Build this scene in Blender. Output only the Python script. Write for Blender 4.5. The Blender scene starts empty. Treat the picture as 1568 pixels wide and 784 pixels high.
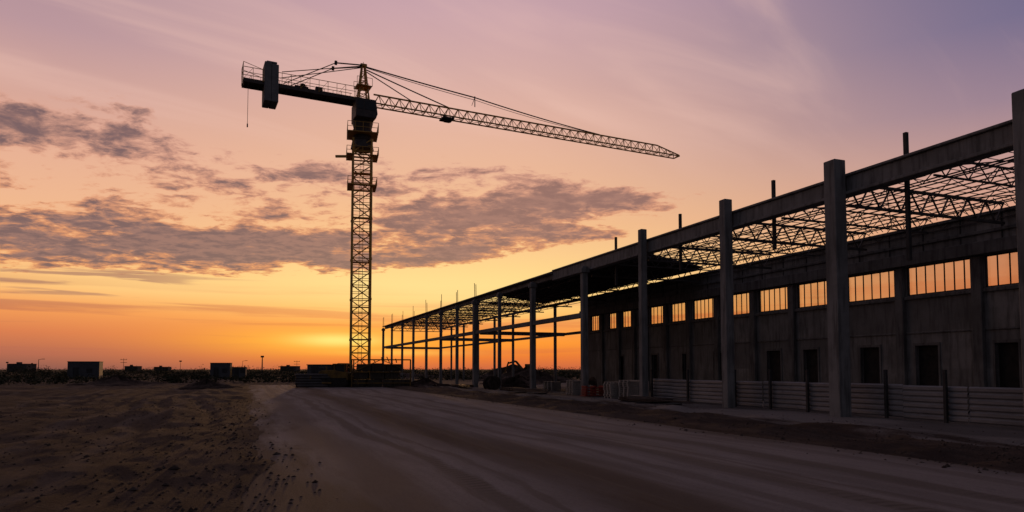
import bpy, math, random
import numpy as np
from mathutils import Vector, Matrix
random.seed(7); np.random.seed(7)
R=math.radians
scene=bpy.context.scene
scene.view_settings.view_transform='Standard'
try: scene.view_settings.look='None'
except Exception: pass
scene.view_settings.exposure=0
TH=R(20.95)            # building / road axis yaw
def s2l(c):
    return tuple(((x/255)/12.92 if x/255<=0.04045 else ((x/255+0.055)/1.055)**2.4) for x in c)

# ---------------------------------------------------------------- node DSL
class E:
    def __init__(s,nt,sock): s.nt=nt; s.s=sock
    def __add__(a,b): return mth(a.nt,'ADD',a,b)
    def __radd__(a,b): return mth(a.nt,'ADD',b,a)
    def __sub__(a,b): return mth(a.nt,'SUBTRACT',a,b)
    def __rsub__(a,b): return mth(a.nt,'SUBTRACT',b,a)
    def __mul__(a,b): return mth(a.nt,'MULTIPLY',a,b)
    def __rmul__(a,b): return mth(a.nt,'MULTIPLY',b,a)
    def __truediv__(a,b): return mth(a.nt,'DIVIDE',a,b)
def put(nt,inp,v):
    if isinstance(v,E): nt.links.new(v.s,inp)
    else:
        if isinstance(v,(tuple,list)) and len(v)==3 and inp.type=='RGBA': v=(*v,1)
        inp.default_value=v
def mth(nt,op,a,b=None,c=None,clamp=False):
    n=nt.nodes.new('ShaderNodeMath'); n.operation=op; n.use_clamp=clamp
    put(nt,n.inputs[0],a)
    if b is not None: put(nt,n.inputs[1],b)
    if c is not None: put(nt,n.inputs[2],c)
    return E(nt,n.outputs[0])
def sstep(nt,v,lo,hi):
    n=nt.nodes.new('ShaderNodeMapRange'); n.interpolation_type='SMOOTHSTEP'
    put(nt,n.inputs[0],v); put(nt,n.inputs[1],lo); put(nt,n.inputs[2],hi)
    n.inputs[3].default_value=0; n.inputs[4].default_value=1
    return E(nt,n.outputs[0])
def mixc(nt,f,a,b,mode='MIX'):
    n=nt.nodes.new('ShaderNodeMix'); n.data_type='RGBA'; n.blend_type=mode
    put(nt,n.inputs[0],f); put(nt,n.inputs[6],a); put(nt,n.inputs[7],b)
    return E(nt,n.outputs[2])
def ramp(nt,f,stops):
    n=nt.nodes.new('ShaderNodeValToRGB'); put(nt,n.inputs[0],f)
    cr=n.color_ramp
    while len(cr.elements)>1: cr.elements.remove(cr.elements[-1])
    cr.elements[0].position=stops[0][0]; cr.elements[0].color=(*stops[0][1],1)
    for p,c in stops[1:]:
        e=cr.elements.new(p); e.color=(*c,1)
    return E(nt,n.outputs[0])
def noise(nt,vec,scale,detail=6,rough=0.55,dist=0.0):
    n=nt.nodes.new('ShaderNodeTexNoise'); put(nt,n.inputs['Vector'],vec)
    n.inputs['Scale'].default_value=scale; n.inputs['Detail'].default_value=detail
    n.inputs['Roughness'].default_value=rough; n.inputs['Distortion'].default_value=dist
    return E(nt,n.outputs[0])
def comb(nt,x,y,z):
    n=nt.nodes.new('ShaderNodeCombineXYZ')
    put(nt,n.inputs[0],x);put(nt,n.inputs[1],y);put(nt,n.inputs[2],z)
    return E(nt,n.outputs[0])
def sep(nt,v):
    n=nt.nodes.new('ShaderNodeSeparateXYZ'); put(nt,n.inputs[0],v)
    return [E(nt,o) for o in n.outputs]
def coord(nt,which='Object'):
    n=nt.nodes.new('ShaderNodeTexCoord'); return E(nt,n.outputs[which])
def scalev(nt,v,s):
    n=nt.nodes.new('ShaderNodeVectorMath'); n.operation='MULTIPLY'
    put(nt,n.inputs[0],v); n.inputs[1].default_value=s
    return E(nt,n.outputs[0])

# ---------------------------------------------------------------- world
SUN_AZ=-14.7; SUN_EL=2.0
w=bpy.data.worlds.new("World"); scene.world=w; w.use_nodes=True
nt=w.node_tree; nt.nodes.clear()
d=coord(nt,'Generated'); x,y,z=sep(nt,d)
az=mth(nt,'ARCTAN2',x,y)*57.2958
el=mth(nt,'ARCSINE',z)*57.2958
f=mth(nt,'DIVIDE',el,32.0,clamp=True)
def rp(lst): return ramp(nt,f,[(min(1,e/32),s2l(c)) for e,c in lst])
def gauss(ca,ce,sa,se):
    a=(az-ca)*(1.0/sa); b=(el-ce)*(1.0/se)
    return mth(nt,'EXPONENT',(a*a+b*b)*-1.0)
C=rp([(0,(198,100,66)),(1.0,(232,122,54)),(2.2,(252,150,50)),(3.4,(250,156,70)),(4.8,(255,190,98)),(7,(255,214,134)),(9.5,(252,204,140)),(12,(246,192,140)),(16,(236,184,150)),(20,(226,178,158)),(24,(214,172,165)),(28,(202,164,170)),(32,(184,152,168))])
L=rp([(0,(134,88,80)),(1.2,(180,106,82)),(2.6,(216,124,80)),(4.2,(242,154,86)),(6,(254,194,122)),(8.5,(246,188,134)),(12,(238,182,144)),(16,(228,174,150)),(20,(206,162,154)),(23,(186,150,156)),(32,(154,130,148))])
Rr=rp([(0,(214,118,74)),(3,(228,138,86)),(6,(232,150,102)),(9,(228,160,122)),(12,(210,158,140)),(15,(184,146,145)),(18,(152,128,145)),(23,(116,108,140)),(32,(98,96,132))])
wR=sstep(nt,az,-2.0,42.0); wL=sstep(nt,az*-1.0,8.0,38.0)
col=mixc(nt,wL,C,L); col=mixc(nt,wR,col,Rr)
st=noise(nt,comb(nt,az*0.045,el*1.2,3.0),1.0,6,0.55,0.3)
stm=sstep(nt,st,0.47,0.62)*sstep(nt,el,0.3,1.5)*(1.0-sstep(nt,el,4.6,7.5))
col=mixc(nt,stm*0.6,col,mixc(nt,wL,s2l((224,118,60)),s2l((180,104,84))))
col=mixc(nt,gauss(SUN_AZ,2.3,8.5,1.15)*0.8,col,s2l((255,184,62)))
col=mixc(nt,gauss(SUN_AZ+.4,2.35,3.2,0.5)*0.95,col,s2l((255,230,126)))
col=mixc(nt,gauss(SUN_AZ+5,1.35,5.0,0.25)*0.6,col,s2l((255,200,90)))
col=mixc(nt,gauss(-5.0,6.6,14.0,2.2)*0.7,col,s2l((255,224,148)))
col=mixc(nt,gauss(-27.0,6.3,9.0,0.9)*0.55,col,s2l((255,210,136)))
# high thin cirrus
cz=z+0.12
px=x/cz; py=y/cz
cir=noise(nt,comb(nt,(px*0.75+py*0.66)*1.0,(py*0.75-px*0.66)*4.0,1.0),0.8,7,0.5,0.8)
cm=sstep(nt,cir,0.44,0.72)*sstep(nt,el,13.0,22.0)
col=mixc(nt,cm*0.36,col,s2l((244,200,184)))
# main cloud bank
P=comb(nt,px,py*1.15,5.3)
n1=noise(nt,P,2.3,12,0.60,0.35)
n2=noise(nt,P,10.0,9,0.64,0.3)
up=19.4-(az+30.0)*(az+30.0)*0.0019
lo=6.4+(az+35.0)*(az+35.0)*0.0022
env=sstep(nt,el-lo,-0.6,0.8)*sstep(nt,up-el,-2.2,3.0)*sstep(nt,20.0-az,0.0,8.0)*sstep(nt,az,-85.0,-55.0)
blob=gauss(-37,16.4,9.5,1.9)+gauss(-31,9.3,18.0,1.7)+gauss(-2.0,12.6,10.5,2.0)+gauss(-16,15.4,7.0,1.3)*0.7+gauss(-13,9.9,13.0,1.3)+gauss(9.0,14.2,9.0,0.8)*0.7
blob=mth(nt,'MINIMUM',blob,1.0)
nn=n1*0.60+n2*0.40
dn=nn+env*0.185+blob*env*0.155-0.685
dens=sstep(nt,dn,0.0,0.075)
core=sstep(nt,dn,0.02,0.15)
litc=mixc(nt,sstep(nt,el,8.0,18.0),s2l((234,152,98)),s2l((214,158,138)))
darkc=mixc(nt,sstep(nt,az,-30.0,5.0),s2l((108,86,92)),s2l((140,103,98)))
darkc=mixc(nt,sstep(nt,n2,0.42,0.62)*-0.45+0.45,darkc,s2l((178,130,116)))
ccol=mixc(nt,core,litc,darkc)
col=mixc(nt,dens*0.92,col,ccol)
s3=noise(nt,comb(nt,az*0.07,el*1.1,9.0),1.0,6,0.55,0.4)
s3m=sstep(nt,s3,0.52,0.60)*sstep(nt,el,4.6,5.6)*(1.0-sstep(nt,el,7.0,8.0))*sstep(nt,az*-1.0,18.0,30.0)
col=mixc(nt,s3m*0.7,col,s2l((160,112,100)))
# zenith and the dusk side behind
col=mixc(nt,sstep(nt,el,28.0,60.0),col,s2l((98,94,114)))
aaz=mth(nt,'ABSOLUTE',az)
col=mixc(nt,sstep(nt,aaz,42.0,95.0),col,ramp(nt,f,[(0,s2l((72,63,67))),(0.4,s2l((81,76,83))),(1,s2l((80,79,91)))]))
col=mixc(nt,sstep(nt,el*-1.0,0.0,1.0),col,s2l((40,32,32)))
bg=nt.nodes.new('ShaderNodeBackground'); put(nt,bg.inputs[0],col); bg.inputs[1].default_value=1.0
sky=nt.nodes.new('ShaderNodeTexSky'); sky.sky_type='NISHITA'; sky.sun_disc=False
sky.sun_elevation=R(SUN_EL); sky.sun_rotation=R(SUN_AZ)
bg2=nt.nodes.new('ShaderNodeBackground'); nt.links.new(sky.outputs[0],bg2.inputs[0]); bg2.inputs[1].default_value=0.003
ad=nt.nodes.new('ShaderNodeAddShader'); nt.links.new(bg.outputs[0],ad.inputs[0]); nt.links.new(bg2.outputs[0],ad.inputs[1])
wo=nt.nodes.new('ShaderNodeOutputWorld'); nt.links.new(ad.outputs[0],wo.inputs[0])

sl=bpy.data.lights.new('sun','SUN'); sl.energy=0.6; sl.angle=R(1.0); sl.color=(1.0,0.52,0.2)
so=bpy.data.objects.new('sun',sl); scene.collection.objects.link(so)
sd=Vector((math.sin(R(SUN_AZ))*math.cos(R(2.2)),math.cos(R(SUN_AZ))*math.cos(R(2.2)),math.sin(R(2.2))))
so.rotation_euler=sd.to_track_quat('Z','Y').to_euler()

# ---------------------------------------------------------------- camera
cam=bpy.data.cameras.new('camera'); co=bpy.data.objects.new('camera',cam); scene.collection.objects.link(co)
cam.sensor_width=36; cam.lens=24.0; cam.clip_end=8000; cam.clip_start=0.05
co.location=(0,0,1.8); co.rotation_euler=(R(93.0),0,0); cam.shift_y=0.0755
scene.camera=co

# ---------------------------------------------------------------- materials
def mat(name,build):
    m=bpy.data.materials.new(name); m.use_nodes=True; t=m.node_tree
    b=t.nodes['Principled BSDF']; build(t,b); return m
def bump(t,b,h,strength,dist):
    n=t.nodes.new('ShaderNodeBump'); n.inputs['Strength'].default_value=strength; n.inputs['Distance'].default_value=dist
    put(t,n.inputs['Height'],h); t.links.new(n.outputs[0],b.inputs['Normal'])
def simple(name,c1,c2,scale=3.0,rough=0.7,metal=0.0,bs=0.2,stretch=(1,1,1),spec=0.3):
    def bl(t,b):
        v=scalev(t,coord(t),stretch)
        n=noise(t,v,scale,6,0.6); n2=noise(t,v,scale*9,4,0.6)
        put(t,b.inputs['Base Color'],mixc(t,sstep(t,n*0.7+n2*0.3,0.36,0.64),c1,c2))
        b.inputs['Roughness'].default_value=rough; b.inputs['Metallic'].default_value=metal
        b.inputs['Specular IOR Level'].default_value=spec
        bump(t,b,n2,bs,0.01)
    return mat(name,bl)
M={}
def conc(name,c1,c2,panel=False):
    def bl(t,b):
        o=coord(t)
        n=noise(t,o,0.8,8,0.6); n2=noise(t,scalev(t,o,(3,3,0.35)),1.6,6,0.6); n3=noise(t,o,28,4,0.6)
        c=mixc(t,sstep(t,n,0.35,0.65),c1,c2)
        c=mixc(t,sstep(t,n2,0.44,0.68)*0.7,c,tuple(q*0.38 for q in c1))
        c=mixc(t,n3*0.25,c,tuple(q*0.6 for q in c1))
        if panel:
            X,Y,Z=sep(t,o)
            cell=mth(t,'FLOOR',(Y-21.35)/3.7)+mth(t,'FLOOR',Z/1.83)*7.13
            wn=t.nodes.new('ShaderNodeTexWhiteNoise'); wn.noise_dimensions='1D'; put(t,wn.inputs['W'],cell)
            c=mixc(t,E(t,wn.outputs[0])*0.5,c,tuple(q*0.45 for q in c1))
            # damp staining rising from the ground and under the sill
            dmp=(1.0-sstep(t,Z+(n-0.5)*3.0,0.2,2.2))*0.45
            c=mixc(t,dmp,c,tuple(q*0.4 for q in c1))
        put(t,b.inputs['Base Color'],c); b.inputs['Roughness'].default_value=0.9
        b.inputs['Specular IOR Level'].default_value=0.15
        bump(t,b,n3*0.5+n*0.5,0.35,0.02)
    return mat(name,bl)
M['conc']=conc('concrete_frame',(0.185,0.185,0.185),(0.27,0.27,0.27))
M['concw']=conc('concrete_panel',(0.22,0.218,0.212),(0.32,0.316,0.308),True)
M['concd']=conc('concrete_weathered',(0.14,0.138,0.134),(0.21,0.208,0.204))
M['blk']=conc('dirty_block',(0.06,0.05,0.04),(0.11,0.09,0.07))
M['steel']=simple('primed_steel',(0.05,0.045,0.045),(0.09,0.075,0.07),2,0.6,0.0)
M['dark']=simple('dark_steel',(0.025,0.025,0.028),(0.05,0.05,0.052),2,0.7)
M['deck']=simple('roof_deck',(0.05,0.048,0.05),(0.08,0.075,0.075),1.5,0.8,stretch=(1,4,1))
M['yellow']=simple('crane_paint',(0.62,0.36,0.05),(0.45,0.25,0.05),1.2,0.45,spec=0.5)
M['myellow']=simple('machine_paint',(0.24,0.14,0.03),(0.09,0.055,0.02),1.5,0.55)
M['cw']=simple('counterweight_concrete',(0.14,0.145,0.15),(0.21,0.215,0.22),1.0,0.85)
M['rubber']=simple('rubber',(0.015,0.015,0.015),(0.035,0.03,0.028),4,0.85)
M['cabglass']=simple('cab_glass',(0.02,0.025,0.03),(0.03,0.035,0.04),1,0.1)
M['fence']=simple('galvanised_fence',(0.16,0.165,0.18),(0.25,0.255,0.27),0.8,0.55,0.2,stretch=(1,0.5,2))
M['white']=simple('pale_timber',(0.26,0.24,0.22),(0.42,0.39,0.36),3,0.7)
M['red']=simple('red_plastic',(0.30,0.03,0.025),(0.16,0.025,0.02),3,0.5)
M['cabin']=simple('painted_cabin_sheet',(0.06,0.065,0.075),(0.09,0.095,0.105),1.0,0.7)
M['leaf']=simple('scrub_leaf',(0.025,0.028,0.016),(0.05,0.05,0.028),0.3,0.9,spec=0.1)
M['far']=simple('far_render',(0.05,0.045,0.05),(0.08,0.07,0.075),0.2,0.95)
M['gravel']=simple('clod_earth',(0.04,0.030,0.025),(0.09,0.070,0.060),3,0.95,spec=0.1)
def glassb(t,b):
    tr=t.nodes.new('ShaderNodeBsdfTransparent'); tr.inputs[0].default_value=(0.82,0.72,0.64,1)
    gl=t.nodes.new('ShaderNodeBsdfGlossy'); gl.inputs['Roughness'].default_value=0.08
    o=coord(t); nz=noise(t,o,1.2,6,0.6)
    mx=t.nodes.new('ShaderNodeMixShader'); put(t,mx.inputs[0],nz*0.35+0.02)
    t.links.new(tr.outputs[0],mx.inputs[1]); t.links.new(gl.outputs[0],mx.inputs[2])
    t.links.new(mx.outputs[0],t.nodes['Material Output'].inputs[0])
M['glass']=mat('window_glass',glassb)

# ---------------------------------------------------------------- mesh builder
class MB:
    def __init__(s): s.v=[]; s.f=[]
    def box(s,x0,x1,y0,y1,z0,z1,mtx=None):
        i=len(s.v); pts=[(x0,y0,z0),(x1,y0,z0),(x1,y1,z0),(x0,y1,z0),(x0,y0,z1),(x1,y0,z1),(x1,y1,z1),(x0,y1,z1)]
        if mtx: pts=[tuple(mtx@Vector(p)) for p in pts]
        s.v+=pts; s.f+=[(i,i+3,i+2,i+1),(i+4,i+5,i+6,i+7),(i,i+1,i+5,i+4),(i+1,i+2,i+6,i+5),(i+2,i+3,i+7,i+6),(i+3,i,i+4,i+7)]
        return s
    def strut(s,a,b,w,n=4,w2=None):
        a=Vector(a);b=Vector(b);dd=(b-a)
        if dd.length<1e-6: return s
        q=dd.to_track_quat('Z','Y'); i=len(s.v); w2=w if w2 is None else w2
        for p,ww in ((a,w),(b,w2)):
            for k in range(n):
                t=2*math.pi*(k+0.5)/n
                s.v.append(tuple(p+q@Vector((math.cos(t)*ww*0.5*(1.2 if n==4 else 1),math.sin(t)*ww*0.5*(1.2 if n==4 else 1),0))))
        for k in range(n): s.f.append((i+k,i+(k+1)%n,i+n+(k+1)%n,i+n+k))
        s.f.append(tuple(i+k for k in reversed(range(n)))); s.f.append(tuple(i+n+k for k in range(n)))
        return s
    def prism(s,pts,axis,a,b):
        i=len(s.v); n=len(pts)
        for q in (a,b):
            for p in pts:
                s.v.append({'x':(q,p[0],p[1]),'y':(p[0],q,p[1]),'z':(p[0],p[1],q)}[axis])
        for k in range(n): s.f.append((i+k,i+(k+1)%n,i+n+(k+1)%n,i+n+k))
        s.f.append(tuple(i+k for k in reversed(range(n)))); s.f.append(tuple(i+n+k for k in range(n)))
        return s
    def obj(s,name,mt,parent=None,bevel=0):
        me=bpy.data.meshes.new(name); me.from_pydata(s.v,[],s.f); me.update()
        o=bpy.data.objects.new(name,me); scene.collection.objects.link(o)
        me.materials.append(M[mt] if isinstance(mt,str) else mt)
        if parent: o.parent=parent
        if bevel:
            b=o.modifiers.new('bevel','BEVEL'); b.width=bevel; b.segments=1; b.limit_method='ANGLE'
        return o
def empty(name,loc=(0,0,0),rz=0):
    e=bpy.data.objects.new(name,None); scene.collection.objects.link(e); e.location=loc; e.rotation_euler=(0,0,rz); e.empty_display_size=0.5
    return e
def UV(u,v,z=0):
    return Vector((v*math.cos(TH)-u*math.sin(TH), v*math.sin(TH)+u*math.cos(TH), z))

# ---------------------------------------------------------------- ground
def vnoise(X,Y,seed=0):
    xi=np.floor(X).astype(np.int64); yi=np.floor(Y).astype(np.int64); xf=X-xi; yf=Y-yi
    xf=xf*xf*(3-2*xf); yf=yf*yf*(3-2*yf)
    def h(a,b):
        n=(a*374761393+b*668265263+seed*1274126177)&0xffffffff
        n=((n^(n>>13))*1274126177)&0xffffffff
        return ((n^(n>>16))&0xffff)/65535.0
    return (h(xi,yi)*(1-xf)+h(xi+1,yi)*xf)*(1-yf)+(h(xi,yi+1)*(1-xf)+h(xi+1,yi+1)*xf)*yf
def fbm(X,Y,o=4,seed=0):
    s=0;a=.5
    for k in range(o):
        s=s+a*(vnoise(X,Y,seed+k)-.5); X=X*2.03;Y=Y*2.03; a*=.5
    return s
def SS(x,a,b):
    t=np.clip((x-a)/(b-a),0,1); return t*t*(3-2*t)
def edgef(U,V): return fbm(U*0.22,V*0.1,4,5)*2.6
def gheight(V,U):
    edge=edgef(U,V)
    rough=1-SS(V+edge,-1.4,0.5)            # left rough dirt
    rough2=SS(V+edge,12.4,13.6)*(1-SS(V,17.5,19))   # berm strip
    far=1-SS(np.hypot(U,V),120,300)
    z=fbm(V*0.30,U*0.16,5,1)*0.40*rough*far
    z+=fbm(V*1.6,U*0.7,4,11)*0.13*rough*far
    for c,wd,dp in ((-2.3,.26,.05),(-4.2,.26,.05),(-5.6,.3,.06),(-7.5,.3,.06),(-9.6,.3,.05),(-11.6,.3,.05),(-14.5,.3,.05),(-16.4,.3,.05)):
        cc=c+np.sin(U*0.11+round(c/3.9))*1.1+ (U-20)*0.015*(c/-6)
        z-=dp*np.exp(-((V-cc)/wd)**2)*rough; z+=dp*.7*np.exp(-((V-cc-.45)/.2)**2)*rough
    z+=(fbm(V*0.9,U*0.5,5,21)*0.44+0.06)*rough2
    z+=fbm(V*0.8,U*0.8,4,31)*0.05*SS(V,17,19)*far
    road=SS(V+edge,-0.6,0.6)*(1-SS(V-edge,12.4,13.6))*(1-SS(U,84,92))
    z-=0.09*road
    return z
def axis(lo,hi,f0,f1,st,grow=1.09):
    a=list(np.arange(f0,f1,st)); s=st; p=a[-1]
    while p<hi: s*=grow; p+=s; a.append(min(p,hi))
    s=st;p=a[0]; b=[]
    while p>lo: s*=grow; p-=s; b.append(max(p,lo))
    return np.array(b[::-1]+a)
def uaxis(hi):
    a=[-3000,-1500,-600,-200,-80,-30,-10,-3,0,2,3.5];p=4.5
    while p<hi: a.append(p); p+=max(.07,.0105*p)
    a.append(hi); return np.array(a)
def sheet(name,V,U,zf,mt):
    VV,UU=np.meshgrid(V,U); Z=zf(VV,UU); n=len(V); m=len(U)
    co_=np.stack([VV.ravel(),UU.ravel(),Z.ravel()],1)
    idx=np.arange(n*m).reshape(m,n)
    q=np.stack([idx[:-1,:-1].ravel(),idx[:-1,1:].ravel(),idx[1:,1:].ravel(),idx[1:,:-1].ravel()],1)
    me=bpy.data.meshes.new(name); me.from_pydata(co_.tolist(),[],q.tolist()); me.update()
    me.polygons.foreach_set('use_smooth',[True]*len(me.polygons))
    o=bpy.data.objects.new(name,me); scene.collection.objects.link(o); o.rotation_euler=(0,0,TH)
    me.materials.append(mt); return o
def mkband(t,X,wv,n2):
    def band(cen,hw,amt,colr,c,soft=0.5,wob=3.2):
        dd=mth(t,'ABSOLUTE',X-cen+(wv-0.5)*wob+(n2-0.5)*0.9)
        m=(1.0-sstep(t,dd,hw*(1-soft),hw*(1+soft)))
        return mixc(t,m*amt*(0.3+n2*0.9),c,colr)
    return band
def groundb(t,b):
    o=coord(t); X,Y,Z=sep(t,o)
    n1=noise(t,scalev(t,o,(1,0.35,1)),0.35,9,0.62,0.6); n2=noise(t,scalev(t,o,(1,0.2,1)),2.0,8,0.62,1.0); n3=noise(t,o,16,5,0.65)
    dirt=mixc(t,sstep(t,n1*0.5+n2*0.5,0.42,0.60),(0.040,0.027,0.022),(0.080,0.057,0.046))
    dirt=mixc(t,sstep(t,n3,0.35,0.7)*0.5,dirt,(0.027,0.018,0.014))
    apr=mixc(t,sstep(t,n1,0.4,0.62),(0.12,0.108,0.102),(0.22,0.198,0.186))
    apr=mixc(t,sstep(t,n3,0.4,0.7)*0.4,apr,(0.08,0.067,0.06))
    mk=sstep(t,X+(n1-0.5)*7.0+(n2-0.5)*3,16.3,17.8)*(1.0-sstep(t,Y,60.0,120.0))
    c=mixc(t,mk,dirt,apr)
    pt=sstep(t,noise(t,scalev(t,o,(1,0.22,1)),0.35,7,0.62,1.6),0.53,0.66)*sstep(t,X*-1.0,0.0,3.0)
    c=mixc(t,pt*0.5,c,(0.105,0.080,0.068))
    wv=noise(t,comb(t,0.0,Y*0.05,7.0),1.0,3,0.5)
    band=mkband(t,X,wv,n2)
    for cen in (-3.4,-5.2,-9.0,-10.9,-16.0,-18.0): c=band(cen,0.22,0.8,(0.105,0.080,0.068),c,.7,9.0)
    put(t,b.inputs['Base Color'],c); b.inputs['Roughness'].default_value=0.95; b.inputs['Specular IOR Level'].default_value=0.1
    bump(t,b,n3*0.7+n2*0.6+noise(t,o,60,3,0.6)*0.25,0.9,0.06)
M['ground']=mat('bare_earth',groundb)
def roadb(t,b):
    o=coord(t); X,Y,Z=sep(t,o)
    wv=noise(t,comb(t,0.0,Y*0.045,2.0),1.0,3,0.5)
    n1=noise(t,scalev(t,o,(1,0.3,1)),0.5,9,0.6,0.3); n2=noise(t,scalev(t,o,(1,0.10,1)),2.4,9,0.66,0.3); n3=noise(t,o,22,5,0.65)
    c=mixc(t,sstep(t,n1*0.5+n2*0.5,0.38,0.62),(0.155,0.132,0.125),(0.240,0.210,0.203))
    c=mixc(t,sstep(t,n3,0.42,0.72)*0.45,c,(0.105,0.087,0.080))
    band=mkband(t,X,wv,n2)
    dk=(0.085,0.064,0.050)
    c=band(4.9,0.85,1.1,(0.070,0.045,0.029),c,.7)
    c=band(2.9,0.20,0.8,dk,c); c=band(3.5,0.08,0.7,dk,c)
    c=band(6.6,0.14,0.6,dk,c); c=band(7.7,0.24,0.75,dk,c); c=band(8.3,0.08,0.6,dk,c)
    c=band(9.5,0.24,0.75,dk,c); c=band(11.0,0.16,0.5,dk,c)
    c=band(1.6,0.5,0.7,(0.085,0.058,0.042),c,.8)
    lug=mth(t,'SINE',Y*28.0+mth(t,'ABSOLUTE',X-2.9+(wv-0.5)*3.2)*14.0)
    lm=0.0
    for cen in (2.9,7.7,9.5):
        dd=mth(t,'ABSOLUTE',X-cen+(wv-0.5)*3.2+(n2-0.5)*0.3)
        q=(1.0-sstep(t,dd,0.12,0.24)); lm=q if lm==0.0 else lm+q
    lugm=lm*sstep(t,lug,0.0,0.6)*sstep(t,n1,0.42,0.58)
    c=mixc(t,lugm*0.45,c,(0.05,0.036,0.028))
    mud=sstep(t,(X*-1.0)+(n1-0.5)*6.0+(n2-0.5)*3.0-(Y-9.0)*0.35,-3.0,-1.4)
    c=mixc(t,mud*0.85,c,mixc(t,n2,(0.055,0.037,0.025),(0.10,0.072,0.052)))
    ed=mth(t,'MAXIMUM',1.0-sstep(t,X+(n1-0.5)*5.0+(n2-.5)*2.5,0.0,1.2),sstep(t,X+(n1-0.5)*4.0+(n2-.5)*2,11.4,13.0))
    c=mixc(t,ed*0.9,c,(0.066,0.047,0.037))
    put(t,b.inputs['Base Color'],c); b.inputs['Roughness'].default_value=0.9; b.inputs['Specular IOR Level'].default_value=0.2
    bump(t,b,n3*0.6+n2*0.5+noise(t,o,80,3,0.6)*0.25-lugm*0.15,0.8,0.035)
M['road']=mat('compacted_dirt_road',roadb)
sheet('ground',axis(-3000,3000,-18,24,.14,1.07),uaxis(4000),gheight,M['ground'])
def rheight(V,U):
    e=SS(V,-1.0,0.7)*(1-SS(V,12.2,14.0))*(1-SS(U,80,92))
    z=-0.16+0.17*e
    z+=fbm(V*0.5,U*0.12,3,41)*0.04*e+fbm(V*2.5,U*0.5,3,47)*0.014*e
    for c,wd,dp in ((4.4,.17,.045),(5.4,.17,.045),(6.6,.12,.015),(7.6,.14,.022),(9.4,.14,.022),(11.0,.14,.015),(3.1,.15,.022),(1.6,.15,.02)):
        cc=c+np.sin(U*0.07)*0.25
        z-=dp*np.exp(-((V-cc)/wd)**2); z+=dp*.5*np.exp(-((np.abs(V-cc)-.32)/.1)**2)
    return z
ua=uaxis(92); ua=ua[(ua>-31)]
sheet('dirt_road',np.arange(-1.2,14.3,.09),ua,rheight,M['road'])
NG=6200
du=8+np.random.rand(NG)**1.7*38
rr_=np.random.rand(NG)
dv=np.where(rr_<.66,-np.random.rand(NG)**1.5*22+np.random.randn(NG)*.4,np.where(rr_<.92,14.8+np.random.randn(NG)*1.4,np.random.choice([0.2,12.6,19.0],NG)+np.random.randn(NG)*.5))
rz_=np.where((dv>-1)&(dv<14),rheight(dv,du),-9); gz=np.maximum(gheight(dv,du),rz_)
g=MB()
base=[(1,0,0),(0,1,0),(-1,0,0),(0,-1,0),(0,0,.8),(0,0,-.5)]
for k in range(NG):
    u,v,zz=float(du[k]),float(dv[k]),float(gz[k])
    s=random.uniform(.010,.034)*(1.0 if random.random()<.95 else 2.2)
    i=len(g.v); a=random.random()*6
    for p in base:
        q=random.uniform(.6,1.25)*s
        g.v.append((v+(p[0]*math.cos(a)-p[1]*math.sin(a))*q*1.3,u+(p[0]*math.sin(a)+p[1]*math.cos(a))*q,zz+p[2]*q+s*.15))
    for (a1,b1,c1) in ((0,1,4),(1,2,4),(2,3,4),(3,0,4),(1,0,5),(2,1,5),(3,2,5),(0,3,5)): g.f.append((i+a1,i+b1,i+c1))
o=g.obj('loose_gravel','gravel'); o.rotation_euler=(0,0,TH)

# ---------------------------------------------------------------- warehouse
wh=empty('unfinished_warehouse',(0,0,0),TH)
cols=[(12.75,.74,9.9,0),(19.9,.56,9.85,0),(26.4,.44,9.85,0),(33.8,.38,9.85,0),(41.2,.40,8.75,0),(50.2,.40,8.75,0),(58.0,.28,8.75,0),(65.1,.5,8.75,1),(71.6,.3,8.75,1),(78.4,.3,8.75,1),(85.5,.3,8.75,1),(93,.3,8.75,1),(100.4,.3,8.75,1),(108.4,.3,8.75,1),(116,.34,8.75,1),(5.6,.55,9.85,0)]
V0=21.0
m=MB(); rb=MB()
for u,wd,h,rr in cols:
    h2=min(wd/2,.29); m.box(V0-h2,V0+h2,u-wd/2,u+wd/2,-.3,h)
    if h<9: m.box(V0-h2-.10,V0+h2+.1,u-h2-.08,u+h2+.08,8.3,8.62)
    if rr:
        for a,b in ((-.1,-.1),(.1,.1)): rb.strut((V0+a,u+b,8.7),(V0+a+random.uniform(-.05,.05),u+b,10.3+random.uniform(-.5,.5)),.06)
m.obj('front_columns','conc',wh,.025); rb.obj('starter_bars','dark',wh)
m=MB()
bx=V0+.32
m.box(bx,bx+.34,3,47.0,8.62,9.2); m.box(bx-.10,bx+.44,3,47.0,9.202,9.30); m.box(bx-.08,bx+.42,3,47.0,8.50,8.618)
m.box(bx,bx+.34,47.003,116.4,8.64,9.0); m.box(bx-.4,bx+.44,47.003,116.6,9.002,9.10)
m.obj('front_roof_beam','conc',wh,.02)
m=MB(); m.box(V0-.13,V0+.17,41.5,116.2,5.28,5.62); m.obj('front_tie_beam','concd',wh,.02)
m=MB()
for u in (17.6,24.3,31.5,38.6): m.box(21.93,22.06,u-.065,u+.065,5.7 if u<20 else 7.2,10.35)
m.obj('roof_posts','dark',wh)
VW=31.0; T=.28
wins=[(6.9,10.2),(10.6,13.8),(14.2,17.3),(17.9,21.1),(21.6,25.05),(25.6,28.8),(29.4,32.5),(33.1,35.9),(36.6,39.7),(40.3,43.05),(43.6,45.95),(46.8,49.0),(49.6,50.9),(51.6,53.6),(54.2,56.0),(57.8,59.6)]
dark_doorways=[(12.4,13.6),(16.1,17.3),(19.7,20.7),(23.4,24.6),(26.7,27.9),(30.9,32.0),(33.9,35.1),(39.3,40.5),(43.3,44.3),(47.7,48.6),(53.2,54.1)]
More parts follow.
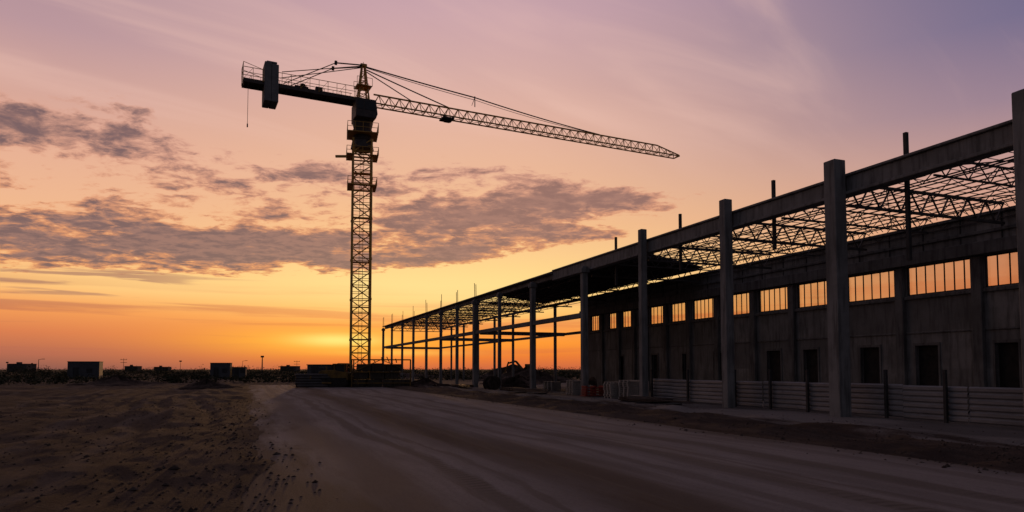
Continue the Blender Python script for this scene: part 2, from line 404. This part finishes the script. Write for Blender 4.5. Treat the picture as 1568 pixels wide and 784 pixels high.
U0,U1=4.0,61.0; DZ=2.95; WZ0,WZ1=5.5,6.95
m=MB(); prev=U0
for a,b in dark_doorways: m.box(VW,VW+T,prev,a,-.3,DZ); prev=b
m.box(VW,VW+T,prev,U1,-.3,DZ)
m.box(VW,VW+T,U0,U1,DZ+.0,WZ0)
prev=U0
for a,b in wins: m.box(VW,VW+T,prev,a,WZ0,WZ1); prev=b
m.box(VW,VW+T,prev,U1,WZ0,WZ1)
m.box(VW,VW+T,U0,U1,WZ1,8.75)
m.obj('rear_wall_panels','concw',wh)
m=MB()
for a,b in dark_doorways: m.box(VW+.2,VW+.262,a,b,-.2,DZ)  # added dark panels stand in for the unlit interior behind each doorway
m.obj('dark_doorways','rubber',wh)
m=MB()
for a,b in dark_doorways:
    m.box(VW-.05,VW+.1,a-.1,a,-.2,DZ+.02); m.box(VW-.05,VW+.1,b,b+.1,-.2,DZ+.02); m.box(VW-.05,VW+.1,a-.1,b+.1,DZ+.02,DZ+.14)
m.obj('door_frames','concd',wh)
m=MB()
ps=[9.9+.0, 13.99,17.6,21.35,25.32,29.1,32.8,36.25,40.0,43.33,46.4,49.3,51.25,53.9,57.0,60.6]
for p in ps: m.box(VW-.22,VW-.002,p-.24,p+.24,-.3,6.94)
m.obj('wall_pilasters','concd',wh,.02)
m=MB()
m.box(VW-.42,VW-.003,U0,U1+.1,6.97,7.55); m.box(VW-.10,VW-.004,U0,U1,7.95,8.1)
m.box(VW-.12,VW-.005,U0,U1,5.28,5.44); m.box(VW-.06,VW-.006,U0,U1,3.55,3.62)
m.box(VW-.15,VW+.4,U0,U1,8.752,8.9)
m.obj('wall_ledge_beam','concd',wh,.02)
m=MB()
for i in range(30):
    u=5+i*1.9; m.box(VW-.03,VW-.007,u,u+.05,7.56,8.74)
m.obj('panel_joints','dark',wh)
gl=MB(); fr=MB()
for a,b in wins:
    gl.v+= [(VW+.14,a,WZ0),(VW+.14,b,WZ0),(VW+.14,b,WZ1),(VW+.14,a,WZ1)]; i=len(gl.v)-4; gl.f.append((i,i+1,i+2,i+3))
    n=max(3,int(round((b-a)/.5)))
    for k in range(n+1):
        q=a+(b-a)*k/n; fr.box(VW+.115,VW+.165,max(a,q-.02),min(b,q+.02),WZ0+.05,WZ1-.05)
    fr.box(VW+.09,VW+.19,a,b,WZ0,WZ0+.05); fr.box(VW+.09,VW+.19,a,b,WZ1-.05,WZ1)
gl.obj('window_panes','glass',wh); fr.obj('window_mullions','dark',wh)
m=MB()
for u in (67.8,74.2,80.6,87.6,94.8,102,109,116):
    m.box(VW-.13,VW+.13,u-.13,u+.13,-.3,8.7)
m.box(VW-.1,VW+.1,61.2,116,5.35,5.62); m.box(VW-.12,VW+.12,61.2,116,8.702,8.95)
for u in (65.1,80.6,116): m.box(V0+.5,VW-.2,u-.13,u+.13,5.25,5.62)
m.obj('rear_frame','concd',wh)
tr=MB()
def truss(u,zt,zb,n,wch):
    a,b=V0+.78,VW-.2
    tr.strut((a,u,zt),(b,u,zt),wch); tr.strut((a,u,zb),(b,u,zb),wch)
    for k in range(n):
        x0=a+(b-a)*k/n; x1=a+(b-a)*(k+1)/n; xm=(x0+x1)/2
        tr.strut((x0,u,zt),(xm,u,zb),wch*.5); tr.strut((xm,u,zb),(x1,u,zt),wch*.5)
us=np.arange(5.6,116.2,3.6)
for i,u in enumerate(us):
    truss(u,9.08,8.45 if i%2 else 8.2,8,.075 if i%2 else .125)
pu=MB()
random.seed(11)
for k in range(14):
    v=V0+.95+k*.69; z_=9.22
    for a in np.arange(4,116,7.2):
        j1,j2=random.uniform(-.04,.04),random.uniform(-.04,.04)
        pu.strut((v+j1,a,z_+j1),(v+j2,min(116,a+7.2),z_+j2),.055)
    if k%4==1:
        pu.strut((v,4,8.5),(v,116,8.5),.05)
        for j in range(int(112/1.8)):
            uu=4+j*1.8
            if 38<uu<66: continue
            pu.strut((v,uu,9.2),(v,uu+.9,8.5),.032); pu.strut((v,uu+.9,8.5),(v,uu+1.8,9.2),.032)
for j in range(16):
    uu=4+j*7.2
    if 36<uu<62: continue
    pu.strut((V0+.8,uu,9.15),(VW-.2,uu+7.2,9.15),.04); pu.strut((V0+.8,uu+7.2,9.15),(VW-.2,uu,9.15),.04)
for j in range(31):
    uu=4+j*3.6
    if 38<uu<64: continue
    for q in (.72,1.44,2.16,2.88):
        pu.strut((V0+.8,uu+q,9.28),(VW-.2,uu+q+random.uniform(-.1,.1),9.28),.026)
for j in range(110):
    uu=5+j*.3
    pu.strut((VW-.35,uu,8.93),(VW-.35+random.uniform(-.4,.1),uu+random.uniform(-.25,.25),9.2+random.uniform(-.15,.15)),.03)
tr.obj('roof_trusses','steel',wh); pu.obj('roof_purlins','steel',wh)
m=MB()
m.prism([(V0+.78,37.0),(VW+.3,42.0),(VW+.3,72.0),(V0+.78,64.0)],'z',9.32,9.40)
for k in range(26):
    v=V0+1.0+k*.38; m.box(v,v+.12,43,63.5,9.27,9.318)
m.obj('roof_deck','deck',wh)

# ---------------------------------------------------------------- site fence
fe=empty('corrugated_fence',(0,0,0),TH)
m=MB()
VF=22.0
uu=6.0
while uu<34.4:
    ln=2.4; e0=uu+.015; e1=min(uu+ln-.015,34.5); off=random.uniform(-.03,.03); zo=random.uniform(-.03,.02)
    n=6; prof=[]
    for j in range(n):
        z0=.06+j*.2+zo; prof+=[(z0,0),(z0+.05,-.045),(z0+.14,-.045),(z0+.19,0)]
    i=len(m.v)
    for (zz,vv) in prof: m.v+=[(VF+off+vv,e0,zz),(VF+off+vv,e1,zz)]
    for q in range(len(prof)-1): m.f.append((i+2*q,i+2*q+1,i+2*q+3,i+2*q+2))
    uu+=ln
m.obj('corrugated_sheets','fence',fe)
m=MB()
for u in (10.5,13.5,16.3,18.6,22.4,24.6,27.0,30.8,34.3):
    m.box(VF-.2,VF-.1,u-.05,u+.05,-.2,1.78)
m.box(VF+.03,VF+.08,6,34.5,.35,.42); m.box(VF+.03,VF+.08,6,34.5,.95,1.02)
m.obj('fence_posts','dark',fe)

# ---------------------------------------------------------------- tower crane
CX,CY=-16.7,75.0
cr=empty('tower_crane',(CX,CY,0),0)
ma=MB(); W=1.0; yaw=R(15)
def mp(x,y,z):
    return (x*math.cos(yaw)-y*math.sin(yaw), x*math.sin(yaw)+y*math.cos(yaw), z)
cs=[(-W,-W),(W,-W),(W,W),(-W,W)]
z0,z1=.6,27.2; nb=18; bh=(z1-z0)/nb
for c in cs: ma.strut(mp(*c,z0),mp(*c,z1),.21)
for k in range(nb):
    a=z0+k*bh;b=a+bh
    for j in range(4):
        p,q=cs[j],cs[(j+1)%4]
        ma.strut(mp(*p,a),mp(*q,a),.10)
        if (k+j)%2: ma.strut(mp(*p,a),mp(*q,b),.12)
        else: ma.strut(mp(*q,a),mp(*p,b),.12)
        ma.strut(mp(*p,(a+b)/2),mp(*q,(a+b)/2),.06)
    if k%3==0:
        for c in cs: ma.strut(mp(*c,a-.12),mp(*c,a+.12),.3)
for sx in (-.2,.2): ma.strut(mp(sx,.55,z0),mp(sx,.55,z1),.05)
for k in range(85): ma.strut(mp(-.2,.55,z0+k*.31),mp(.2,.55,z0+k*.31),.03)
for k in range(5):
    zz=z0+3+k*5; 
    ma.box(-.9,.9,-.1,.9,zz,zz+.04,Matrix.Rotation(yaw,4,'Z'))
ma.obj('mast','yellow',cr)
def platform(mb,hx,hy,z,rail=1.0,ins=1.05,ang=yaw):
    mt_=Matrix.Rotation(ang,4,'Z')
    mb.box(-hx,hx,-hy,-ins,z,z+.08,mt_); mb.box(-hx,hx,ins,hy,z,z+.08,mt_); mb.box(-hx,-ins,-ins+.002,ins-.002,z,z+.08,mt_); mb.box(ins,hx,-ins+.002,ins-.002,z,z+.08,mt_)
    c=[(-hx,-hy),(hx,-hy),(hx,hy),(-hx,hy)]
    for j in range(4):
        p,q=Vector(c[j]),Vector(c[(j+1)%4])
        for zz in (.5*rail,rail): mb.strut(tuple(mt_@Vector((p.x,p.y,z+zz))),tuple(mt_@Vector((q.x,q.y,z+zz))),.05)
        for s in range(4):
            r=p+(q-p)*s/4; mb.strut(tuple(mt_@Vector((r.x,r.y,z))),tuple(mt_@Vector((r.x,r.y,z+rail))),.05)
pl=MB()
platform(pl,1.55,1.5,21.9,.9); platform(pl,1.7,1.35,25.3,.9); 
pl.strut((-2.9,-.3,25.4),(-1.2,-.3,25.4),.28)
platform(pl,1.65,1.6,27.75,1.1,.6)
pl.obj('mast_platforms','yellow',cr)
tt=MB()
tt.strut((0,0,27.2),(0,0,28.0),2.3,16,1.7); tt.strut((0,0,28.0),(0,0,28.35),2.2,20); tt.strut((0,0,28.35),(0,0,29.3),1.9,16,2.3)
tt.strut((0,0,26.2),(0,0,27.2),2.6,8,2.2)
tt.obj('slewing_ring','steel',cr)
JA=math.atan2(19.6,39.9)
up_=empty('crane_top',(0,0,0),JA); up_.parent=cr
m=MB()
m.prism([(-1.15,29.35),(1.05,29.35),(1.25,29.9),(1.05,31.45),(-1.15,31.45)],'y',-1.75,-.15)
m.prism([(-1.0,29.3),(1.0,29.3),(1.0,31.3),(-1.0,31.3)],'y',-.14,1.2)
m.obj('cab','steel',up_,.06)
m=MB(); m.box(-.2,.95,-1.78,-1.752,30.2,31.2); m.box(-1.0,-.35,-1.78,-1.752,30.2,31.2); m.obj('cab_windows','cabglass',up_)
m=MB()
JB=31.55
S0,S1=1.2,44.4; n=36; st=(S1-S0)/n
m.strut((S0,-.62,JB),(S1,-.62,JB),.15); m.strut((S0,.62,JB),(S1,.62,JB),.15)
m.strut((S0,0,JB+1.2),(41,0,JB+1.2),.17); m.strut((41,0,JB+1.2),(S1+.4,0,JB+.35),.15)
for k in range(n):
    a=S0+k*st;b=a+st;c=(a+b)/2
    zt=JB+(1.2 if c<41 else 1.2-(c-41)*.23)
    for s in (-1,1):
        m.strut((a,.62*s,JB),(c,0,zt),.075); m.strut((c,0,zt),(b,.62*s,JB),.075)
    m.strut((a,-.62,JB),(a,.62,JB),.07)
    m.strut((a,-.62,JB),(b,.62,JB),.06) if k%2 else m.strut((a,.62,JB),(b,-.62,JB),.06)
m.strut((S1,-.62,JB),(S1,.62,JB),.15); m.strut((S1,-.62,JB),(S1+.4,0,JB+.35),.12); m.strut((S1,.62,JB),(S1+.4,0,JB+.35),.12)
m.obj('jib','yellow',up_)
m=MB(); m.box(9.3,10.7,-.7,.7,JB-.32,JB-.15); m.box(9.7,10.4,-.3,.3,JB-.52,JB-.322)
for q in (9.5,10.5):
    for s in (-.7,.7): m.strut((q,s-.06,JB-.12),(q,s+.06,JB-.12),.26,10)
m.obj('trolley','dark',up_)
m=MB(); CL=-12.6
for s in (-.85,.85):
    m.box(CL,-.6,s-.1,s+.1,JB-.22,JB+.18)
m.box(CL,-.6,-.74,.74,JB+.0,JB+.06)
for k in range(9): m.box(CL+.1+k*1.4,CL+.25+k*1.4,-.74,.74,JB-.20,JB-.02)
m.obj('counter_jib','steel',up_)
m=MB()
for s in (-1.05,1.05):
    m.strut((CL,s,JB+.75),(-1,s,JB+.75),.05); m.strut((CL,s,JB+1.3),(-1,s,JB+1.3),.06)
    for k in range(13):
        q=CL+k*.95; m.strut((q,s,JB),(q,s,JB+1.3),.05)
        if k%2==0: m.strut((q,s,JB),(q+.95,s,JB+1.3),.035)
for zz in (.75,1.3,1.8): m.strut((CL,-1.05,JB+zz),(CL,1.05,JB+zz),.05)
for s in (-1.05,0,1.05): m.strut((CL,s,JB),(CL,s,JB+1.8),.06)
m.strut((CL,-1.05,JB+1.8),(CL+1.9,-1.05,JB+1.3),.05); m.strut((CL,1.05,JB+1.8),(CL+1.9,1.05,JB+1.3),.05)
m.obj('counter_jib_rails','yellow',up_)
m=MB(); m.box(-10.55,-9.88,-1.25,1.1,29.6,33.75); m.box(-9.86,-9.15,-1.25,1.1,29.6,33.6); m.box(-10.35,-9.3,-1.0,.9,33.76,33.95)
m.obj('counterweight','cw',up_,.05)
m=MB(); m.box(-7.4,-6.0,-.45,.45,JB+.07,JB+.55); m.strut((-6.6,-.6,JB+.5),(-6.6,.6,JB+.5),.6,14); m.box(-5.2,-4.5,-.4,.3,JB+.07,JB+.8)
m.obj('hoist_winch','dark',up_)
AP=35.75
m=MB()
for sx in (-.62,.62):
    for sy in (-.6,.6): m.strut((sx,sy,31.3),(sx*.25,sy*.3,AP),.16)
for k in range(1,6):
    t=k/6; zz=31.3+(AP-31.3)*t; a=.62*(1-t*.75); b=.6*(1-t*.7)
    t2=(k-1)/6; z2=31.3+(AP-31.3)*t2; a2=.62*(1-t2*.75); b2=.6*(1-t2*.7)
    for s in (-1,1):
        m.strut((-a,b*s,zz),(a,b*s,zz),.08); m.strut((a*s,-b,zz),(a*s,b,zz),.08)
        m.strut((-a2,b2*s,z2),(a,b*s,zz),.07); m.strut((a2*s,-b2,z2),(a*s,b,zz),.07)
m.box(-.35,.35,-.3,.3,AP-.05,AP+.2); m.strut((0,0,AP),(0,0,AP+.5),.06)
m.box(-1.3,1.3,-.9,.9,31.46,31.62)
m.strut((-1.0,-.9,31.6),(-1.0,-.9,33.0),.07); m.strut((-1.0,-.9,33.0),(.3,-.4,34.2),.06)
m.box(-.85,.85,-.8,.8,33.3,33.36)
for s in (-.8,.8): m.strut((-.85,s,34.2),(.85,s,34.2),.05); m.strut((-.85,s,33.3),(-.85,s,34.2),.05); m.strut((.85,s,33.3),(.85,s,34.2),.05)
m.obj('tower_head','yellow',up_)
m=MB()
def stay(p,q,wd=.09,sag=.0,seg=10):
    p=Vector(p);q=Vector(q)
    pr=p
    for k in range(1,seg+1):
        t=k/seg; c=p.lerp(q,t); c.z-=sag*4*t*(1-t); m.strut(pr,c,wd); pr=c
stay((.2,0,AP),(13.6,0,AP-1.15),.13,.05); stay((13.6,0,AP-1.15),(31.5,0,JB+1.25),.12,.15)
stay((.2,0,AP-.1),(13.6,.0,AP-1.45),.06,.1); stay((13.6,0,AP-1.45),(31.5,0,JB+1.25),.05,.25)
stay((.2,0,AP-.3),(10.2,0,JB+1.25),.12,.02); stay((.2,0,AP-.5),(5.6,0,JB+1.25),.10)
m.strut((13.6,0,AP-2.3),(13.6,0,AP-1.0),.10); m.strut((13.2,0,AP-2.2),(13.6,0,AP-1.1),.06)
for s in (-.85,.85):
    stay((-.2,s*.3,AP),(-3.2,s*.9,AP-.55),.13); stay((-3.2,s*.9,AP-.55),(-8.6,s,JB+.3),.09)
    stay((-.2,s*.3,AP-.1),(-8.8,s,JB+1.5),.08)
    m.strut((-3.2,s*.9,AP-.75),(-3.2,s*.9,AP-.35),.3)
stay((-12.1,-.9,JB-.2),(-12.1,-.9,JB-4.6),.05); m.strut((-12.1,-.9,JB-4.6),(-12.1,-.9,JB-4.95),.14,6)
m.obj('stay_cables','dark',up_)
m=MB()
for a in (0,math.pi/2):
    mt_=Matrix.Rotation(yaw+math.pi/4+a,4,'Z'); m.box(-3.2,3.2,-.25,.25,.1+a*.02,.62+a*.02,mt_)
m.obj('base_cross','steel',cr)
m=MB()
mt_=Matrix.Rotation(yaw,4,'Z')
for k in range(4):
    m.box(-2.4,-1.2,-1.9,1.9,.66+k*.45,1.08+k*.45,mt_); m.box(1.2,2.4,-1.9,1.9,.66+k*.45,1.08+k*.45,mt_)
m.obj('base_ballast','blk',cr,.03)

# ---------------------------------------------------------------- block stack + machines near the crane
bs=empty('concrete_block_stack',(-13.3,69.8,0),R(8))
m=MB()
random.seed(5)
for lay in range(3):
    n_=(4,3,3)[lay]
    for i in range(n_):
        for j in range(2):
            xx=-2.9+i*1.5+random.uniform(-.08,.08)+lay*.25; yy=-.9+j*.95+random.uniform(-.08,.08)
            m.box(xx,xx+1.40,yy,yy+.88,.05+lay*.78,.05+lay*.78+.70)
            m.strut((xx+.4,yy+.44,.75+lay*.78),(xx+.5,yy+.44,.85+lay*.78),.06); 
m.obj('blocks','blk',bs,.04)
m=MB()
for xx in (-2.9,2.9):
    for yy in (-1.1,1.1): m.strut((xx,yy,0),(xx,yy,2.75),.14)
for zz in (.4,1.5,2.75):
    for yy in (-1.1,1.1): m.strut((-2.9,yy,zz),(2.9,yy,zz),.11)
    for xx in (-2.9,2.9): m.strut((xx,-1.1,zz),(xx,1.1,zz),.1)
m.strut((-2.9,-1.1,1.5),(0,-1.1,2.75),.08); m.strut((0,-1.1,2.75),(2.9,-1.1,1.5),.08)
for k in range(6): m.strut((-2.0+k*.7,-.4,2.45),(-2.0+k*.7+random.uniform(-.3,.3),-.3,3.0+random.uniform(-.3,.2)),.09)
m.obj('stacking_frame','myellow',bs)

def bulldozer(name,loc,rz,sc=1.0):
    e=empty(name,loc,rz); e.scale=(sc,)*3
    m=MB()
    for s in (-1,1):
        y0=s*1.0-.28; pr=[(-1.6,.25),(-1.35,.0),(1.35,.0),(1.65,.3),(1.5,.75),(1.2,.92),(-1.2,.92),(-1.55,.7)]
        m.prism(pr,'y',y0,y0+.56)
        for k in range(14):
            q=-1.3+k*.2; m.box(q,q+.07,y0-.02,y0+.58,.9,.96)
    m.obj('tracks','rubber',e)
    m=MB(); m.prism([(-1.5,.7),(1.6,.7),(1.75,1.5),(1.5,1.75),(.1,1.8),(-1.5,1.5)],'y',-.68,.68)
    m.prism([(2.1,.1),(2.2,.05),(2.32,.5),(2.2,1.15),(2.08,1.12),(2.15,.5)],'y',-1.75,1.75)
    for s in (-1,1): m.strut((0,s*1.33,.45),(2.1,s*1.33,.45),.2); m.strut((1.0,s*.75,1.2),(2.1,s*.75,.7),.12)
    m.strut((-1.5,0,1.2),(-2.3,0,.9),.2); m.strut((-2.3,0,1.1),(-2.4,0,.2),.18)
    m.obj('body_and_blade','myellow',e,.03)
    m=MB()
    for sx in (-1.2,.0):
        for sy in (-.65,.65): m.strut((sx,sy,1.5),(sx*.95,sy*.95,2.35),.11)
    m.box(-1.35,.15,-.75,.75,2.35,2.47); m.strut((1.0,.3,1.7),(1.0,.3,2.2),.12,8)
    m.obj('cab_frame','myellow',e)
    m=MB(); m.box(-1.1,-.1,-.58,.58,1.5,2.32); m.obj('cab_glass','cabglass',e)
    return e
bulldozer('bulldozer',(-17.7,69.0,0),R(172),0.95)
m=MB()
for k in range(5):
    for j in range(5-k): m.strut((-1.6+random.uniform(-.1,.1),j*.3+k*.15,.15+k*.26),(1.6,j*.3+k*.15,.15+k*.26),.28,10)
e=empty('pipe_stack',(-19.6,67.5,0),R(20)); m.obj('pipes','steel',e)

def cabin(name,loc,rz,L,D,H):
    e=empty(name,loc,rz); m=MB()
    n=int(L/.3); 
    m.box(-L/2,L/2,-D/2,D/2,.15,H)
    m.obj('walls','cabin',e,.03)
    m=MB()
    for k in range(n): m.box(-L/2+.08+k*(L-.1)/n,-L/2+.08+k*(L-.1)/n+.12,-D/2-.03,-D/2-.002,.2,H-.08)
    m.obj('ribs','cabin',e)
    m=MB(); m.box(-L/2-.05,L/2+.05,-D/2-.05,D/2+.05,H+.002,H+.10); m.box(-L/2,L/2,-D/2+.01,D/2-.01,-.15,.148)
    m.box(-L*.32,-L*.32+.85,-D/2-.05,-D/2-.032,.2,2.1); m.box(L*.1,L*.1+.9,-D/2-.05,-D/2-.032,1.1,1.9)
    m.obj('roof_door_window','dark',e)
    return e
cabin('site_cabin',(-20.4,73.5,0),R(-10),2.4,2.2,2.2)
cabin('site_cabin',(-78.0,125,0),R(20),5.0,3.0,3.1)
cabin('site_cabin',(-55.3,130,0),R(15),3.5,2.6,2.9)
cabin('site_cabin',(-52.4,131.5,0),R(15),2.4,2.4,2.1)

def excavator(name,loc,rz,sc=1):
    e=empty(name,loc,rz); e.scale=(sc,)*3
    m=MB()
    for s in (-1,1): m.prism([(-1.7,.3),(-1.4,.0),(1.4,.0),(1.7,.3),(1.4,.7),(-1.4,.7)],'y',s*1.0-.28,s*1.0+.28)
    m.obj('tracks','rubber',e)
    m=MB(); m.box(-1.9,1.2,-1.2,1.2,.85,1.7); m.box(-.3,1.15,-1.15,-.1,1.702,2.9)
    m.strut((1.0,.2,1.4),(2.7,.2,3.4),.5,4,.4); m.strut((2.7,.2,3.4),(4.2,.2,3.0),.4,4,.3); m.strut((4.0,.2,3.3),(4.7,.2,1.4),.3,4,.22)
    m.prism([(4.4,1.5),(4.9,1.4),(5.0,.8),(4.5,.5),(4.1,.8)],'y',-.2,.6)
    m.obj('house_and_boom','myellow',e,.04)
    m=MB(); m.box(0,1.17,-1.17,-.9,2.0,2.7); m.obj('cab_glass','cabglass',e)
excavator('excavator',(3.0,108,0),R(165),.9)

# ---------------------------------------------------------------- pallets, barriers, reels near the columns
def pallet_stack(loc,rz,n):
    e=empty('pallet_stack',loc,rz); m=MB(); z=0.02
    for k in range(n):
        ox,oy=random.uniform(-.03,.03),random.uniform(-.03,.03)
        for y in (-.45,-.05,.35): m.box(-.6+ox,.6+ox,y+oy,y+.1+oy,z,z+.09)
        for j in range(6): m.box(-.6+j*.21+ox,-.6+j*.21+.13+ox,-.48+oy,.48+oy,z+.092,z+.115)
        z+=.125
    m.obj('pallets','white',e)
for (u,v,n,rz) in ((43.2,21.4,8,.4),(37.4,21.2,8,.35),(36.2,21.6,9,.5),(44.6,22.6,5,.2),(52.0,23.5,6,.8)):
    p=UV(u,v); pallet_stack((p.x,p.y,0),rz,n)
e=empty('barrier_stack',tuple(UV(39.8,21.0)),R(30)); m=MB()
for k in range(4):
    zz=.05+k*.17; m.box(-1.0+k*.05,.9+k*.05,-.3,.25,zz,zz+.06); 
    for q in (-.9,-.2,.5): m.box(q,q+.14,-.28,.2,zz+.062,zz+.16)
m.obj('red_barriers','red',e,.01)
e=empty('crowd_barrier',tuple(UV(35.0,21.4)),R(110)); m=MB()
for j in range(3):
    y=j*.12
    m.strut((-1.1,y,.15),(-1.1,y,1.1),.045); m.strut((1.1,y,.15),(1.1,y,1.1),.045); m.strut((-1.1,y,1.1),(1.1,y,1.1),.045); m.strut((-1.1,y,.25),(1.1,y,.25),.045)
    for k in range(12): m.strut((-1.0+k*.18,y,.25),(-1.0+k*.18,y,1.1),.02)
    m.box(-.9,-.84,y-.25,y+.25,0,.05); m.box(.84,.9,y-.25,y+.25,0.01,.06)
m.obj('frames','white',e)
def reel(u,v,r,rz):
    e=empty('cable_reel',tuple(UV(u,v)),rz); m=MB()
    for y in (-.45,.4): m.strut((0,y,r),(0,y+.06,r),2*r,20)
    m.strut((0,-.39,r),(0,.4,r),r*1.1,16); m.strut((0,-.5,r),(0,.5,r),.1,8); m.obj('drum','gravel',e)
reel(56.5,19.8,.6,.5); reel(58.3,20.2,.5,1.1); reel(47.5,24.5,.6,2.0)
def rebar(u,v,rz,n=16,L=5):
    e=empty('rebar_bundle',tuple(UV(u,v)),rz); m=MB()
    for k in range(n): m.strut((random.uniform(-.4,0)-L/2,random.uniform(-.4,.4),.08+random.random()*.3),(L/2+random.uniform(0,.5),random.uniform(-.4,.4),.08+random.random()*.3),.035)
    for q in (-L*.3,L*.3): m.box(q-.06,q+.06,-.55,.55,0,.07)
    m.obj('bars','steel',e)
rebar(61,18.6,R(100)); rebar(47,19.4,R(118)); rebar(70,18.0,R(95)); rebar(30.2,19.6,R(125),10,3.5)
def planks(u,v,rz,n=6):
    e=empty('timber_pile',tuple(UV(u,v)),rz); m=MB()
    for k in range(n*3):
        l=k//n; y=(k%n)*.24-.6+random.uniform(-.03,.03); q=random.uniform(-.25,.25); m.box(-1.6+q,1.5+q,y,y+.2,.06+l*.07,.115+l*.07)
    m.box(-1.2,-1.1,-.7,.9,0,.058); m.box(1.0,1.1,-.7,.9,0,.058); m.obj('planks','gravel',e)
planks(32.5,20.3,R(115)); planks(53.5,20.6,R(105)); planks(66,20,R(110))
def heap(name,loc,rx,ry,h,seed):
    m=MB(); n=26; r=9
    for i in range(r+1):
        for j in range(n):
            a=2*math.pi*j/n; t=i/r
            rr=t*(1+.25*math.sin(a*3+seed)+.1*math.sin(a*7+seed*2))
            zz=h*(1-t)**1.2*(1+.3*math.sin(a*4+t*9+seed))+random.uniform(-.06,.06)*h -(.2 if i==r else 0)
            m.v.append((rx*rr*math.cos(a),ry*rr*math.sin(a),zz))
    for i in range(r):
        for j in range(n): m.f.append((i*n+j,i*n+(j+1)%n,(i+1)*n+(j+1)%n,(i+1)*n+j))
    o=m.obj(name,'ground'); o.location=loc
for k,(u,v,a,b,h) in enumerate(((98,40,7,4,1.8),(84,36,5,3,1.3),(120,46,9,5,2.2),(76,30,4,2.5,.9),(70,17,3,1.6,.7),(150,25,14,5,1.8),(62,24,2.4,1.6,.8),(88,-14,5,3,.9),(72,-4,3.0,2,.7))):
    heap('spoil_heap',tuple(UV(u,v)),a,b,h,k*1.7)

# ---------------------------------------------------------------- distant scrub line, buildings, poles
m=MB()
def clump(cx,cy,wd,h):
    nl=int(30+wd*8)
    for _ in range(nl):
        a=random.random()*6.28; rr=random.random()**.5; zz=random.random()**1.4
        p=Vector((cx+math.cos(a)*rr*wd*(1-.4*zz),cy+math.sin(a)*rr*wd*.6,h*zz*(1-.5*rr*rr)))
        s=random.uniform(.25,.8)*max(.5,h*.2); i=len(m.v)
        for q in range(3): m.v.append((p.x+random.uniform(-s,s),p.y+random.uniform(-s,s),max(-.2,p.z+random.uniform(-s,s)*.7)))
        m.f.append((i,i+1,i+2))
random.seed(3)
for k in range(1250):
    azd=random.uniform(-42,9); dist=random.uniform(170,420)
    dens=.5+.5*math.sin(azd*.8)+.4*math.sin(azd*2.3+1)
    h=max(.8,random.gauss(1.6,.45)+.5*dens)*(dist/260)
    clump(dist*math.sin(R(azd)),dist*math.cos(R(azd)),random.uniform(2,6),h)
for k in range(300):
    azd=random.uniform(-38,-9); dist=random.uniform(95,170)
    clump(dist*math.sin(R(azd)),dist*math.cos(R(azd)),random.uniform(.8,2.4),random.uniform(.4,1.1))
for k in range(120):
    azd=random.uniform(-8,8); dist=random.uniform(110,170)
    clump(dist*math.sin(R(azd)),dist*math.cos(R(azd)),random.uniform(.8,2.4),random.uniform(.5,1.6))
m.obj('distant_scrub','leaf')
def farb(px_,d_,wd,h):
    a=(px_-784)/1045
    e=empty('distant_building',(a*d_,d_,0),random.uniform(-.3,.3)); m=MB()
    m.box(-wd/2,wd/2,-5,5,-.5,h); m.box(-wd/2-.2,wd/2+.2,-5.2,5.2,h+.01,h+.3); m.box(-wd*.2,-wd*.05,-2,1,h+.31,h+1.3); m.obj('walls','far',e)
    m=MB()
    for k in range(int(wd/3)): m.box(-wd/2+1+k*3,-wd/2+2.4+k*3,-5.05,-5.002,h*.45,h*.7)
    m.obj('windows','dark',e)
for p_ in ((35,420,11,4.8),(250,620,12,3.6),(205,520,9,3.8),(445,600,14,4.2)): farb(*p_)
def pole(px_,d_,h,arm,wd=.3):
    a=(px_-784)/1045; e=empty('utility_pole',(a*d_,d_,0),0); m=MB()
    m.strut((0,0,-.3),(0,0,h),wd,6,wd*.6)
    if arm==1:
        m.strut((0,0,h-.1),(1.6,0,h+.15),.14); m.box(1.2,2.2,-.15,.15,h+.02,h+.22)
    elif arm==2:
        for zz in (h-.6,h-1.8): m.strut((-1.4,0,zz),(1.4,0,zz),.2)
        for q in (-1.2,0,1.2): m.strut((q,0,h-.6),(q,0,h-.2),.14)
    else: m.box(-.5,.5,-.2,.2,h-.3,h+.3)
    m.obj('pole','dark',e)
for p_ in ((60,260,5.5,1),(190,300,6.5,2,.22),(277,320,5.5,3,.2),(402,230,6.0,3,.5),(12,330,5,3,.25),(372,310,5.5,1,.2),(455,330,6,2,.2)): pole(*p_)
